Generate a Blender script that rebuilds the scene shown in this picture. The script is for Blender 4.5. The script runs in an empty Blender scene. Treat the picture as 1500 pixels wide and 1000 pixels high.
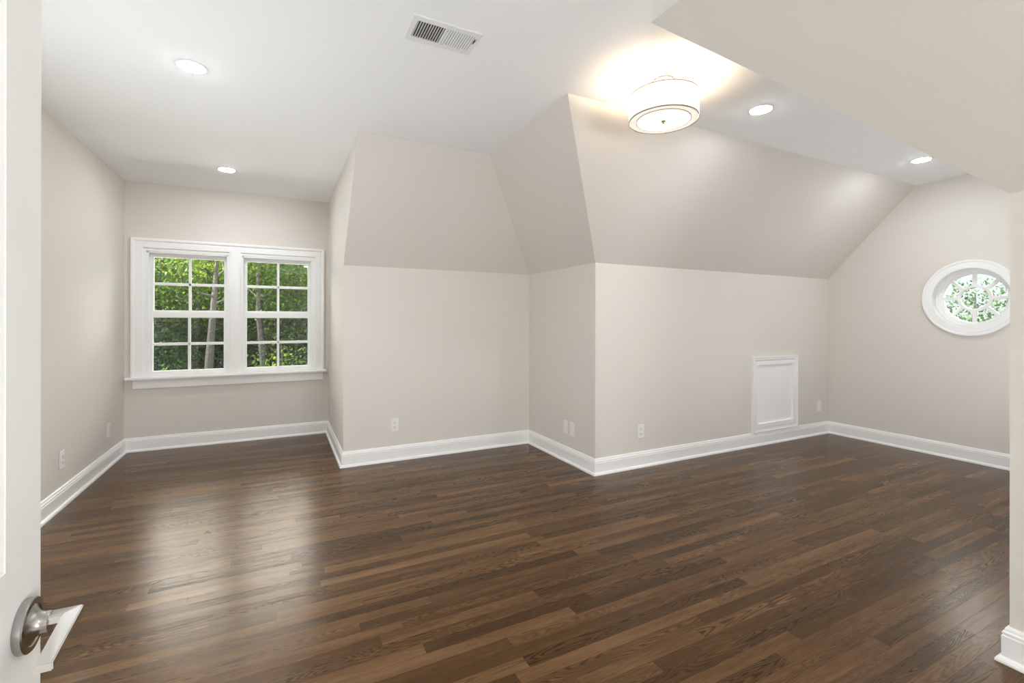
import bpy, bmesh, math, random
import numpy as np
from mathutils import Vector, Matrix

C = bpy.context.scene.collection
scene = bpy.context.scene

# ------------------------------------------------------------------ camera
cam_d = bpy.data.cameras.new('camera')
cam = bpy.data.objects.new('camera', cam_d)
C.objects.link(cam)
cam_d.sensor_width = 36.0
cam_d.lens = 676.984 / 1500 * 36
cam_d.shift_y = -(500 - 469.1936) / 1500
cam_d.clip_start = 0.02
cam.matrix_world = (Matrix.Translation((0, 0, 1.22))
                    @ Matrix.Rotation(math.radians(-26.6387), 4, 'Z')
                    @ Matrix.Rotation(math.radians(90), 4, 'X')
                    @ Matrix.Rotation(math.radians(0.0985), 4, 'Z'))
scene.camera = cam

# ------------------------------------------------------------------ view
scene.view_settings.view_transform = 'Standard'
scene.view_settings.look = 'None'
scene.view_settings.gamma = 1
scene.view_settings.use_curve_mapping = False
scene.view_settings.exposure = 0.05
try:
    scene.cycles.use_denoising = True
except Exception:
    pass
scene.cycles.max_bounces = 14
scene.cycles.diffuse_bounces = 8
scene.cycles.transparent_max_bounces = 24
scene.cycles.sample_clamp_indirect = 8
scene.cycles.caustics_reflective = False
scene.cycles.caustics_refractive = False

# ------------------------------------------------------------------ world: bright hazy sky, paler and dimmer at the horizon
SKY_HORIZON, SKY_HIGH = 0.95, 17.5
world = bpy.data.worlds.new('sky')
scene.world = world
world.use_nodes = True
nt = world.node_tree
nt.nodes.clear()
o_ = nt.nodes.new('ShaderNodeOutputWorld')
bg = nt.nodes.new('ShaderNodeBackground')
tc = nt.nodes.new('ShaderNodeTexCoord')
sp = nt.nodes.new('ShaderNodeSeparateXYZ')
rp = nt.nodes.new('ShaderNodeValToRGB')
mr = nt.nodes.new('ShaderNodeMapRange')
mr.inputs['From Min'].default_value = -0.2
mr.inputs['From Max'].default_value = 0.8
nt.links.new(tc.outputs['Generated'], sp.inputs[0])
nt.links.new(sp.outputs['Z'], mr.inputs['Value'])
nt.links.new(mr.outputs[0], rp.inputs[0])
el = rp.color_ramp.elements
h_ = SKY_HORIZON / SKY_HIGH
el[0].position = 0.17
el[0].color = (0.3 * h_, 0.4 * h_, 0.25 * h_, 1)
el[1].position = 1.0
el[1].color = (1.0, 0.97, 0.92, 1)
e = el.new(0.20); e.color = (0.93 * h_, h_, h_, 1)
e = el.new(0.34); e.color = (1.2 * h_, 1.28 * h_, 1.3 * h_, 1)
e = el.new(0.47); e.color = (0.93, 0.88, 0.81, 1)
bg.inputs['Strength'].default_value = SKY_HIGH
nt.links.new(rp.outputs[0], bg.inputs['Color'])
nt.links.new(bg.outputs[0], o_.inputs[0])

# ------------------------------------------------------------------ sun (from the west, over the house; enters no window in view)
sd = bpy.data.lights.new('sun', 'SUN')
sd.energy = 42.0
sd.angle = math.radians(0.8)
sd.color = (1.0, 0.94, 0.82)
sun = bpy.data.objects.new('sun', sd)
C.objects.link(sun)
sun.rotation_euler = Vector((0.76, 0.03, -0.62)).to_track_quat('-Z', 'Y').to_euler()

# ------------------------------------------------------------------ added fill lamps out of view, set inside added windows
hd = bpy.data.lights.new('hall_fill', 'AREA')
hd.shape = 'RECTANGLE'
hd.size, hd.size_y = 1.24, 1.3
hd.energy = 125
hd.color = (0.90, 0.96, 1.0)
hl = bpy.data.objects.new('hall_fill', hd)
C.objects.link(hl)
hl.location = (1.585, -3.14, 0.91)
hl.rotation_euler = (math.radians(128), 0, 0)    # added hall lamp, tilted up to brighten the ceiling
fd = bpy.data.lights.new('wing_fill', 'AREA')  # added unseen fill lamp for the right wing, tilted up
fd.shape = 'RECTANGLE'
fd.size, fd.size_y = 2.2, 0.8
fd.energy = 19
fd.color = (0.90, 0.96, 1.0)
fl = bpy.data.objects.new('wing_fill', fd)
C.objects.link(fl)
fl.location = (3.85, 0.73, 0.78)
fl.rotation_euler = (math.radians(122), 0, 0)
sdl = bpy.data.lights.new('side_fill', 'AREA')  # added unseen fill lamp on the left wall behind the door
sdl.shape = 'RECTANGLE'
sdl.size, sdl.size_y = 1.7, 0.9
sdl.energy = 36
sdl.color = (0.90, 0.96, 1.0)
sl_ = bpy.data.objects.new('side_fill', sdl)
C.objects.link(sl_)
sl_.location = (-1.23, 2.20, 0.98)
sl_.rotation_euler = (math.radians(110), 0, math.radians(-106))

# ------------------------------------------------------------------ room dimensions (metres)
XL, YW, XA, YA, XB, YB, XR = -1.2817, 5.3918, 0.4698, 4.0565, 2.2288, 2.9724, 5.3557
H, K = 2.4984, 1.6776
YAT, XBT, YCT = 3.2714, 1.4432, 2.1833       # tops of the north slopes
YST, XWT = 1.5067, 1.4202                    # tops of the south slopes
YE, XE = 0.6792, 2.3341
YH = -3.2                                    # hall end
BASE_H = 0.128

# ------------------------------------------------------------------ helpers
def mesh_obj(name, bm, mat, parent=None, smooth=False, recalc=True):
    if recalc:
        bmesh.ops.recalc_face_normals(bm, faces=bm.faces)
    me = bpy.data.meshes.new(name)
    bm.to_mesh(me)
    bm.free()
    if smooth:
        for p in me.polygons:
            p.use_smooth = True
        me.set_sharp_from_angle(angle=math.radians(35))
    ob = bpy.data.objects.new(name, me)
    C.objects.link(ob)
    if mat is not None:
        me.materials.append(mat)
    if parent is not None:
        ob.parent = parent
    return ob


def tag(o, label=None, cat=None, group=None, kind=None):
    if label: o['label'] = label
    if cat: o['category'] = cat
    if group: o['group'] = group
    if kind: o['kind'] = kind
    return o


def empty(name, loc=(0, 0, 0), rz=0.0):
    o = bpy.data.objects.new(name, None)
    o.empty_display_size = 0.1
    C.objects.link(o)
    o.location = loc
    o.rotation_euler = (0, 0, rz)
    return o


def box(bm, x0, x1, y0, y1, z0, z1, bevel=0.0):
    v = [bm.verts.new(p) for p in ((x0, y0, z0), (x1, y0, z0), (x1, y1, z0), (x0, y1, z0),
                                   (x0, y0, z1), (x1, y0, z1), (x1, y1, z1), (x0, y1, z1))]
    f = [bm.faces.new([v[i] for i in q]) for q in
         ((3, 2, 1, 0), (4, 5, 6, 7), (0, 1, 5, 4), (1, 2, 6, 5), (2, 3, 7, 6), (3, 0, 4, 7))]
    if bevel:
        es = set(e for q in f for e in q.edges)
        bmesh.ops.bevel(bm, geom=list(es), offset=bevel, segments=2, affect='EDGES', profile=0.5)


def slab(name, pts, out, mat, thick=0.12, holes=(), parent=None, taper=True):
    """flat polygon (room side) thickened along the vector out, with optional holes."""
    bm = bmesh.new()
    off = Vector(out).normalized() * thick
    loops = [list(map(Vector, pts))] + [list(map(Vector, h)) for h in holes]
    if not holes:
        # the back face is drawn in by the thickness, so slabs that meet at a projecting corner are mitred
        nrm = off.normalized()
        u = (loops[0][1] - loops[0][0]).normalized()
        v = nrm.cross(u)
        p2 = [((p - loops[0][0]).dot(u), (p - loops[0][0]).dot(v)) for p in loops[0]]
        area = sum(p2[i][0] * p2[(i + 1) % len(p2)][1] - p2[(i + 1) % len(p2)][0] * p2[i][1] for i in range(len(p2)))
        back = miter(p2, True, thick * 1.04 * (-1 if area > 0 else 1)) if taper else [Vector(q) for q in p2]
        a = [bm.verts.new(p) for p in loops[0]]
        b = [bm.verts.new(loops[0][0] + u * q.x + v * q.y + off) for q in back]
        bm.faces.new(a)
        bm.faces.new(b[::-1])
        n = len(a)
        for i in range(n):
            bm.faces.new((a[i], a[(i + 1) % n], b[(i + 1) % n], b[i]))
    else:
        rings = []
        for sh in (Vector((0, 0, 0)), off):
            edges, rr = [], []
            for lp in loops:
                vs = [bm.verts.new(p + sh) for p in lp]
                rr.append(vs)
                for i in range(len(vs)):
                    edges.append(bm.edges.new((vs[i], vs[(i + 1) % len(vs)])))
            bmesh.ops.triangle_fill(bm, edges=edges, use_beauty=True, use_dissolve=False)
            rings.append(rr)
        for ra, rb in zip(*rings):
            n = len(ra)
            for i in range(n):
                bm.faces.new((ra[i], ra[(i + 1) % n], rb[(i + 1) % n], rb[i]))
    return mesh_obj(name, bm, mat, parent)


def miter(poly, closed, o):
    """offset a 2-D polyline to its right-hand side by o, mitred."""
    n = len(poly)
    res = []
    for i in range(n):
        p = Vector(poly[i])
        if closed or 0 < i < n - 1:
            d0 = (p - Vector(poly[i - 1])).normalized()
            d1 = (Vector(poly[(i + 1) % n]) - p).normalized()
        elif i == 0:
            d0 = d1 = (Vector(poly[1]) - p).normalized()
        else:
            d0 = d1 = (p - Vector(poly[i - 1])).normalized()
        n0 = Vector((d0.y, -d0.x)); n1 = Vector((d1.y, -d1.x))
        b = n0 + n1
        b = b / max(1e-6, b.dot(n0))
        res.append(p + b * o)
    return res


def sweep(bm, poly, closed, profile, fmap, i0=None, i1=None):
    """profile = [(offset, height)...] swept along the polyline; fmap(p2, h) -> 3-D. i0..i1 picks a run of segments."""
    cols = [miter(poly, closed, o) for o, h in profile]
    n = len(poly)
    idx = list(range(n)) if i0 is None else list(range(i0, i1 + 1))
    grid = [[bm.verts.new(fmap(cols[j][i], profile[j][1])) for j in range(len(profile))] for i in idx]
    m = len(profile)
    cnt = len(idx) if (closed and i0 is None) else len(idx) - 1
    for a in range(cnt):
        A, B = grid[a], grid[(a + 1) % len(idx)]
        for j in range(m):
            jj = (j + 1) % m
            bm.faces.new((A[j], A[jj], B[jj], B[j]))
    if not (closed and i0 is None):
        bm.faces.new(grid[0][::-1])
        bm.faces.new(grid[-1])


def lathe(bm, prof, seg=32, axis='Z', origin=(0, 0, 0), closed=False):
    """prof = [(r, t)...]; r = 0 makes a pole."""
    O = Vector(origin)
    rings = []
    for r, t in prof:
        if r < 1e-6:
            pts = [(0, 0, t)]
        else:
            pts = [(r * math.cos(2 * math.pi * i / seg), r * math.sin(2 * math.pi * i / seg), t) for i in range(seg)]
        if axis == 'X':
            pts = [(p[2], p[0], p[1]) for p in pts]
        elif axis == 'Y':
            pts = [(p[1], p[2], p[0]) for p in pts]
        rings.append([bm.verts.new(Vector(p) + O) for p in pts])
    pairs = list(zip(rings[:-1], rings[1:]))
    if closed:
        pairs.append((rings[-1], rings[0]))
    for a, b in pairs:
        if len(a) == 1 and len(b) == 1:
            continue
        for i in range(seg):
            j = (i + 1) % seg
            if len(a) == 1:
                bm.faces.new((a[0], b[i], b[j]))
            elif len(b) == 1:
                bm.faces.new((a[i], b[0], a[j]))
            else:
                bm.faces.new((a[i], b[i], b[j], a[j]))


def copy_tree(o, parent=None):
    c = o.copy()
    C.objects.link(c)
    if parent is not None:
        c.parent = parent
    for ch in list(o.children):
        copy_tree(ch, c)
    return c

# ------------------------------------------------------------------ materials
def new_mat(name):
    m = bpy.data.materials.new(name)
    m.use_nodes = True
    return m, m.node_tree, m.node_tree.nodes['Principled BSDF']


def simple(name, col, rough=0.5, metal=0.0, spec=0.5, bump=None, var=0.0):
    m, nt, p = new_mat(name)
    p.inputs['Base Color'].default_value = (*col, 1)
    p.inputs['Roughness'].default_value = rough
    p.inputs['Metallic'].default_value = metal
    p.inputs['Specular IOR Level'].default_value = spec
    if bump or var:
        t = nt.nodes.new('ShaderNodeTexCoord')
        n = nt.nodes.new('ShaderNodeTexNoise')
        n.inputs['Scale'].default_value = bump[0] if bump else 3.0
        n.inputs['Detail'].default_value = 3
        nt.links.new(t.outputs['Object'], n.inputs['Vector'])
        if bump:
            b = nt.nodes.new('ShaderNodeBump')
            b.inputs['Strength'].default_value = bump[1]
            b.inputs['Distance'].default_value = bump[2]
            nt.links.new(n.outputs['Fac'], b.inputs['Height'])
            nt.links.new(b.outputs[0], p.inputs['Normal'])
        if var:
            n2 = nt.nodes.new('ShaderNodeTexNoise')
            n2.inputs['Scale'].default_value = 1.3
            nt.links.new(t.outputs['Object'], n2.inputs['Vector'])
            mx = nt.nodes.new('ShaderNodeMix'); mx.data_type = 'RGBA'
            mx.inputs['A'].default_value = (*[c * (1 - var) for c in col], 1)
            mx.inputs['B'].default_value = (*[min(1, c * (1 + var)) for c in col], 1)
            nt.links.new(n2.outputs['Fac'], mx.inputs['Factor'])
            nt.links.new(mx.outputs['Result'], p.inputs['Base Color'])
    return m


M = {}
M['wall'] = simple('wall_paint', (0.728, 0.688, 0.638), 0.62, spec=0.3, bump=(260, 0.12, 0.0006), var=0.012)
M['ceiling'] = simple('ceiling_paint', (0.90, 0.905, 0.91), 0.9, spec=0.2, bump=(300, 0.10, 0.0005))
M['trim'] = simple('trim_paint', (0.90, 0.90, 0.895), 0.32, spec=0.5, bump=(60, 0.03, 0.0004))
M['plate'] = simple('white_plastic', (0.84, 0.83, 0.81), 0.35, bump=(200, 0.02, 0.0002))
M['slot'] = simple('dark_slot', (0.03, 0.03, 0.03), 0.6)
M['nickel'] = simple('satin_nickel', (0.43, 0.42, 0.405), 0.27, metal=1.0, bump=(400, 0.03, 0.0002))
M['chrome'] = simple('polished_nickel', (0.78, 0.76, 0.73), 0.14, metal=1.0)
M['duct'] = simple('duct_shade', (0.035, 0.035, 0.035), 0.7)
M['vent'] = simple('vent_enamel', (0.80, 0.80, 0.79), 0.4)
M['bark'] = simple('bark', (0.0095, 0.0085, 0.008), 0.9, bump=(18, 0.8, 0.03), var=0.25)
M['carpet'] = simple('added_bounce_carpet', (0.72, 0.69, 0.64), 0.95, bump=(500, 0.5, 0.004))  # added pale so the unseen hall floor bounces light
M['reflector'] = simple('pale_reflector', (0.50, 0.50, 0.49), 0.8, bump=(90, 0.3, 0.002), var=0.04)
M['lawn'] = simple('lawn', (0.010, 0.022, 0.005), 0.95, bump=(30, 0.6, 0.03), var=0.3)


def emissive(name, col, strength):
    m = bpy.data.materials.new(name)
    m.use_nodes = True
    nt = m.node_tree
    nt.nodes.clear()
    o = nt.nodes.new('ShaderNodeOutputMaterial')
    e = nt.nodes.new('ShaderNodeEmission')
    e.inputs['Color'].default_value = (*col, 1)
    e.inputs['Strength'].default_value = strength
    nt.links.new(e.outputs[0], o.inputs[0])
    return m


M['led'] = emissive('led_lens', (0.92, 0.965, 1.0), 246)
M['tan'] = simple('tan_binding', (0.42, 0.33, 0.24), 0.8)
M['diffuser'] = emissive('lit_diffuser', (1.0, 0.86, 0.70), 1.6)
M['lower'] = simple('cream_fabric', (0.86, 0.82, 0.75), 0.9, bump=(400, 0.1, 0.0005))
M['lower'].node_tree.nodes['Principled BSDF'].inputs['Emission Color'].default_value = (1.0, 0.88, 0.74, 1)
M['lower'].node_tree.nodes['Principled BSDF'].inputs['Emission Strength'].default_value = 0.55


def lit_shade():
    m, nt, p = new_mat('lit_fabric_shade')
    p.inputs['Base Color'].default_value = (0.85, 0.82, 0.77, 1)
    p.inputs['Roughness'].default_value = 0.9
    p.inputs['Emission Color'].default_value = (1.0, 0.89, 0.76, 1)
    p.inputs['Emission Strength'].default_value = 0.92
    t = nt.nodes.new('ShaderNodeTexCoord')
    w = nt.nodes.new('ShaderNodeTexNoise')
    w.inputs['Scale'].default_value = 400
    nt.links.new(t.outputs['Object'], w.inputs['Vector'])
    b = nt.nodes.new('ShaderNodeBump'); b.inputs['Strength'].default_value = 0.1
    b.inputs['Distance'].default_value = 0.0005
    nt.links.new(w.outputs['Fac'], b.inputs['Height'])
    nt.links.new(b.outputs[0], p.inputs['Normal'])
    return m


M['shade'] = lit_shade()


def glass_mat():
    m = bpy.data.materials.new('window_glass')
    m.use_nodes = True
    nt = m.node_tree
    nt.nodes.clear()
    o = nt.nodes.new('ShaderNodeOutputMaterial')
    tr = nt.nodes.new('ShaderNodeBsdfTransparent')
    tr.inputs['Color'].default_value = (0.97, 0.985, 0.975, 1)
    gl = nt.nodes.new('ShaderNodeBsdfGlossy')
    gl.inputs['Roughness'].default_value = 0.02
    fr = nt.nodes.new('ShaderNodeFresnel')
    fr.inputs['IOR'].default_value = 1.45
    mx = nt.nodes.new('ShaderNodeMixShader')
    nt.links.new(fr.outputs[0], mx.inputs[0])
    nt.links.new(tr.outputs[0], mx.inputs[1])
    nt.links.new(gl.outputs[0], mx.inputs[2])
    nt.links.new(mx.outputs[0], o.inputs[0])
    return m


M['glass'] = glass_mat()


def screen_mat():
    m = bpy.data.materials.new('insect_screen')
    m.use_nodes = True
    nt = m.node_tree
    nt.nodes.clear()
    o = nt.nodes.new('ShaderNodeOutputMaterial')
    tr = nt.nodes.new('ShaderNodeBsdfTransparent')
    df = nt.nodes.new('ShaderNodeBsdfDiffuse')
    df.inputs['Color'].default_value = (0.015, 0.017, 0.018, 1)
    mx = nt.nodes.new('ShaderNodeMixShader')
    mx.inputs[0].default_value = 0.20
    nt.links.new(tr.outputs[0], mx.inputs[1])
    nt.links.new(df.outputs[0], mx.inputs[2])
    nt.links.new(mx.outputs[0], o.inputs[0])
    return m


M['screen'] = screen_mat()


def leaf_mat(name, dark, light):
    m = bpy.data.materials.new(name)
    m.use_nodes = True
    nt = m.node_tree
    nt.nodes.clear()
    o = nt.nodes.new('ShaderNodeOutputMaterial')
    at = nt.nodes.new('ShaderNodeAttribute')
    at.attribute_name = 'leaf_tone'
    mx = nt.nodes.new('ShaderNodeMix'); mx.data_type = 'RGBA'
    mx.inputs['A'].default_value = (*dark, 1)
    mx.inputs['B'].default_value = (*light, 1)
    nt.links.new(at.outputs['Fac'], mx.inputs['Factor'])
    df = nt.nodes.new('ShaderNodeBsdfDiffuse')
    tl = nt.nodes.new('ShaderNodeBsdfTranslucent')
    gl = nt.nodes.new('ShaderNodeBsdfGlossy')
    gl.inputs['Roughness'].default_value = 0.35
    hs = nt.nodes.new('ShaderNodeHueSaturation')
    hs.inputs['Hue'].default_value = 0.485
    hs.inputs['Value'].default_value = 1.25
    nt.links.new(mx.outputs['Result'], df.inputs['Color'])
    nt.links.new(mx.outputs['Result'], hs.inputs['Color'])
    nt.links.new(hs.outputs[0], tl.inputs['Color'])
    a = nt.nodes.new('ShaderNodeMixShader'); a.inputs[0].default_value = 0.4
    b = nt.nodes.new('ShaderNodeMixShader'); b.inputs[0].default_value = 0.006
    nt.links.new(df.outputs[0], a.inputs[1]); nt.links.new(tl.outputs[0], a.inputs[2])
    nt.links.new(a.outputs[0], b.inputs[1]); nt.links.new(gl.outputs[0], b.inputs[2])
    nt.links.new(b.outputs[0], o.inputs[0])
    return m


M['leaf_mid'] = leaf_mat('leaf_mid_green', (0.005, 0.014, 0.003), (0.042, 0.085, 0.011))
M['leaf_dark'] = leaf_mat('leaf_blue_green', (0.0035, 0.013, 0.009), (0.02, 0.05, 0.026))
M['leaf_bright'] = leaf_mat('leaf_yellow_green', (0.014, 0.036, 0.005), (0.105, 0.14, 0.018))
M['leaf_pale'] = leaf_mat('leaf_pale_green', (0.012, 0.026, 0.013), (0.05, 0.08, 0.042))  # paled to imitate overexposed foliage


def floor_mat():
    m, nt, p = new_mat('stained_oak_strip')
    N, L = nt.nodes, nt.links
    W = 0.057

    def mth(op, a, b=None, c=None):
        n = N.new('ShaderNodeMath'); n.operation = op
        for i, v in enumerate((a, b, c)):
            if v is None: continue
            if isinstance(v, (int, float)): n.inputs[i].default_value = v
            else: L.new(v, n.inputs[i])
        return n.outputs[0]

    def white(v):
        n = N.new('ShaderNodeTexWhiteNoise'); n.noise_dimensions = '3D'
        L.new(v, n.inputs['Vector'])
        return n.outputs['Value'], n.outputs['Color']

    def comb(x, y, z):
        n = N.new('ShaderNodeCombineXYZ')
        for i, v in enumerate((x, y, z)):
            if isinstance(v, (int, float)): n.inputs[i].default_value = v
            else: L.new(v, n.inputs[i])
        return n.outputs[0]

    def ramp(v, stops):
        n = N.new('ShaderNodeValToRGB')
        e = n.color_ramp.elements
        e[0].position, e[0].color = stops[0][0], (*stops[0][1], 1)
        e[1].position, e[1].color = stops[-1][0], (*stops[-1][1], 1)
        for s, c in stops[1:-1]:
            q = e.new(s); q.color = (*c, 1)
        L.new(v, n.inputs[0])
        return n.outputs[0]

    t = N.new('ShaderNodeTexCoord')
    s = N.new('ShaderNodeSeparateXYZ')
    L.new(t.outputs['Object'], s.inputs[0])
    x, y = s.outputs[0], s.outputs[1]
    yr = mth('DIVIDE', y, W)
    row = mth('FLOOR', yr)
    fy = mth('SUBTRACT', yr, row)
    r1, rc = white(comb(row, 3.1, 7.7))
    r2, _ = white(comb(row, 9.4, 1.3))
    ln = mth('MULTIPLY_ADD', r2, 0.75, 0.55)
    xr = mth('ADD', mth('DIVIDE', x, ln), mth('MULTIPLY', r1, 37.0))
    col = mth('FLOOR', xr)
    fx = mth('SUBTRACT', xr, col)
    a, ac = white(comb(row, col, 0.5))
    b, _ = white(comb(row, col, 5.5))
    c, _ = white(comb(row, col, 11.5))
    # long wandering growth rings, a different cut for every strip
    gv = comb(mth('MULTIPLY_ADD', x, 1.5, mth('MULTIPLY', a, 91.0)),
              mth('MULTIPLY_ADD', y, 17.0, mth('MULTIPLY', b, 53.0)), mth('MULTIPLY', c, 20.0))
    n1 = N.new('ShaderNodeTexNoise'); n1.inputs['Scale'].default_value = 1.0
    n1.inputs['Detail'].default_value = 1.6; n1.inputs['Roughness'].default_value = 0.45
    n1.inputs['Distortion'].default_value = 0.35
    L.new(gv, n1.inputs['Vector'])
    rings = mth('MULTIPLY_ADD', mth('SINE', mth('MULTIPLY', n1.outputs['Fac'], 185.0)), 0.5, 0.5)
    rings = mth('POWER', rings, 2.2)
    # fine pores
    pv = comb(mth('MULTIPLY_ADD', x, 14.0, mth('MULTIPLY', a, 31.0)), mth('MULTIPLY', y, 420.0), a)
    n2 = N.new('ShaderNodeTexNoise'); n2.inputs['Scale'].default_value = 1.0; n2.inputs['Detail'].default_value = 3
    L.new(pv, n2.inputs['Vector'])
    # slow tone drift inside a strip
    dv = comb(mth('MULTIPLY_ADD', x, 2.2, mth('MULTIPLY', b, 70.0)), mth('MULTIPLY', y, 22.0), c)
    n3 = N.new('ShaderNodeTexNoise'); n3.inputs['Scale'].default_value = 1.0; n3.inputs['Detail'].default_value = 2
    L.new(dv, n3.inputs['Vector'])
    tone = mth('ADD', mth('MULTIPLY', a, 0.44), mth('MULTIPLY', n3.outputs['Fac'], 0.68))
    tone = mth('ADD', tone, mth('MULTIPLY_ADD', n2.outputs['Fac'], 0.70, -0.36))
    amp = mth('MULTIPLY', mth('POWER', c, 2.0), 0.66)
    tone = mth('SUBTRACT', tone, mth('MULTIPLY', rings, amp))
    colr = ramp(tone, [(0.0, FLOOR_C[0]), (0.35, FLOOR_C[1]), (0.62, FLOOR_C[2]), (1.0, FLOOR_C[3])])
    # joints
    ey = mth('MINIMUM', fy, mth('SUBTRACT', 1.0, fy))
    ex = mth('MULTIPLY', mth('MINIMUM', fx, mth('SUBTRACT', 1.0, fx)), mth('DIVIDE', ln, W))
    ed = mth('MINIMUM', ey, ex)
    jn = N.new('ShaderNodeMapRange')
    jn.inputs['From Min'].default_value = 0.0; jn.inputs['From Max'].default_value = 0.022
    L.new(ed, jn.inputs['Value'])
    mx = N.new('ShaderNodeMix'); mx.data_type = 'RGBA'; mx.blend_type = 'MULTIPLY'
    mx.inputs['Factor'].default_value = 1.0
    L.new(colr, mx.inputs['A'])
    jc = ramp(jn.outputs[0], [(0.0, (0.5, 0.48, 0.46)), (1.0, (1, 1, 1))])
    L.new(jc, mx.inputs['B'])
    L.new(mx.outputs['Result'], p.inputs['Base Color'])
    rg = mth('MULTIPLY_ADD', n2.outputs['Fac'], 0.08, FLOOR_ROUGH)
    L.new(rg, p.inputs['Roughness'])
    p.inputs['Specular IOR Level'].default_value = 0.215
    p.inputs['Specular Tint'].default_value = (1.0, 0.84, 0.68, 1)
    hgt = mth('ADD', mth('MULTIPLY', jn.outputs[0], 0.5), mth('MULTIPLY', rings, mth('MULTIPLY_ADD', c, -0.5, -0.1)))
    hgt = mth('ADD', hgt, mth('MULTIPLY', n2.outputs['Fac'], 0.35))
    hgt = mth('ADD', hgt, mth('MULTIPLY', a, 0.25))
    bp = N.new('ShaderNodeBump')
    bp.inputs['Strength'].default_value = 0.3
    bp.inputs['Distance'].default_value = 0.0006
    L.new(hgt, bp.inputs['Height'])
    L.new(bp.outputs[0], p.inputs['Normal'])
    return m


FLOOR_ROUGH = 0.215
FLOOR_C = [(0.034, 0.0150, 0.0050), (0.070, 0.034, 0.0122), (0.114, 0.059, 0.0245), (0.195, 0.110, 0.053)]
M['floor'] = floor_mat()

# ------------------------------------------------------------------ room shell
def shell(o, label, cat):
    return tag(o, label, cat, kind='structure')


shell(slab('floor', [(XL - .2, -0.14, 0), (XR + .2, -0.14, 0), (XR + .2, YW + .2, 0), (XL - .2, YW + .2, 0)],
           (0, 0, -1), M['floor'], 0.2), 'dark brown stained oak strip floor across the whole room', 'floor')
shell(slab('floor_hall', [(XL - .2, YH - .2, 0), (XE + .2, YH - .2, 0), (XE + .2, -0.14, 0), (XL - .2, -0.14, 0)],
           (0, 0, -1), M['carpet'], 0.2, taper=False), 'added pale carpet bouncing light in the unseen hall behind the entry opening', 'floor')
shell(slab('ceiling', [(XL, YH, H), (XWT, YH, H), (XWT, YST, H), (XR, YST, H), (XR, YCT, H), (XBT, YCT, H),
                       (XBT, YAT, H), (XA, YAT, H), (XA, YW, H), (XL, YW, H)], (0, 0, 1), M['ceiling'], 0.15),
      'flat white ceiling with recessed lights above the room', 'ceiling')
shell(slab('ceiling_alcove', [(XA, YA, K), (XB, YA, K), (XBT, YAT, H), (XA, YAT, H)], (0, 0.7, 0.7), M['wall'], 0.13),
      'beige sloped ceiling above the wall right of the window alcove', 'sloped ceiling')
shell(slab('ceiling_hip', [(XB, YA, K), (XB, YB, K), (XBT, YCT, H), (XBT, YAT, H)], (0.7, 0, 0.7), M['wall'], 0.13),
      'beige sloped ceiling turning the inner corner in the middle', 'sloped ceiling')
shell(slab('ceiling_back', [(XB, YB, K), (XR, YB, K), (XR, YCT, H), (XBT, YCT, H)], (0, 0.7, 0.7), M['wall'], 0.13),
      'long beige sloped ceiling above the access hatch wall', 'sloped ceiling')
shell(slab('ceiling_near', [(XWT, YST, H), (XE, YE, K), (XE, YH, K), (XWT, YH, H)], (0.7, 0, 0.7), M['wall'], 0.05),
      'beige sloped ceiling overhead at the upper right', 'sloped ceiling')
shell(slab('ceiling_front', [(XWT, YST, H), (XR, YST, H), (XR, YE, K), (XE, YE, K)], (0, -0.7, 0.7), M['wall'], 0.05),
      'beige sloped ceiling hidden beyond the upper right hip', 'sloped ceiling')

E0 = -0.05
shell(slab('wall_left', [(XL, YH, E0), (XL, YW + .14, E0), (XL, YW + .14, H + .1), (XL, YH, H + .1)], (-1, 0, 0), M['wall'], 0.14,
           holes=[[(XL, 1.30, 0.45), (XL, 3.10, 0.45), (XL, 3.10, 1.50), (XL, 1.30, 1.50)]]),
      'pale grey beige wall on the left beside the white door', 'wall')
WX0, WX1, WZ0, WZ1 = -1.140, 0.332, 0.672, 1.888
shell(slab('wall_window', [(XL - .1, YW, E0), (XA + .1, YW, E0), (XA + .1, YW, H + .1), (XL - .1, YW, H + .1)], (0, 1, 0), M['wall'], 0.14,
           holes=[[(WX0, YW, WZ0), (WX1, YW, WZ0), (WX1, YW, WZ1), (WX0, YW, WZ1)]]),
      'beige alcove wall around the white double window', 'wall')
shell(slab('wall_cheek', [(XA, YA, E0), (XA, YW, E0), (XA, YW, H), (XA, YAT, H), (XA, YA, K)], (1, 0, 0), M['wall'], 0.11),
      'narrow pale wall forming the right side of the window alcove', 'wall')
shell(slab('wall_middle', [(XA, YA, E0), (XB, YA, E0), (XB, YA, K), (XA, YA, K)], (0, 1, 0), M['wall'], 0.11),
      'beige low wall between the window alcove and the inner corner', 'wall')
shell(slab('wall_return', [(XB, YB, E0), (XB, YA, E0), (XB, YA, K), (XB, YB, K)], (1, 0, 0), M['wall'], 0.11),
      'short beige return wall holding two wall plates side by side', 'wall')
shell(slab('wall_back', [(XB, YB, E0), (XR, YB, E0), (XR, YB, K), (XB, YB, K)], (0, 1, 0), M['wall'], 0.11),
      'long beige low wall with the white access hatch', 'wall')
RWY, RWZ = 1.805, 1.4225
circ = [(XR, RWY + .262 * math.cos(2 * math.pi * i / 64), RWZ + .262 * math.sin(2 * math.pi * i / 64)) for i in range(64)]
shell(slab('wall_right', [(XR, YB + .1, E0), (XR, YB + .1, K - .1), (XR, YCT, H + .06), (XR, YST, H + .06), (XR, YE - .1, K - .1), (XR, YE - .1, E0)],
           (1, 0, 0), M['wall'], 0.14, holes=[circ]),
      'beige gable end wall with the round window', 'wall')
FX0, FX1, FZ0, FZ1 = 2.72, 4.98, 0.20, 1.40
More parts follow.
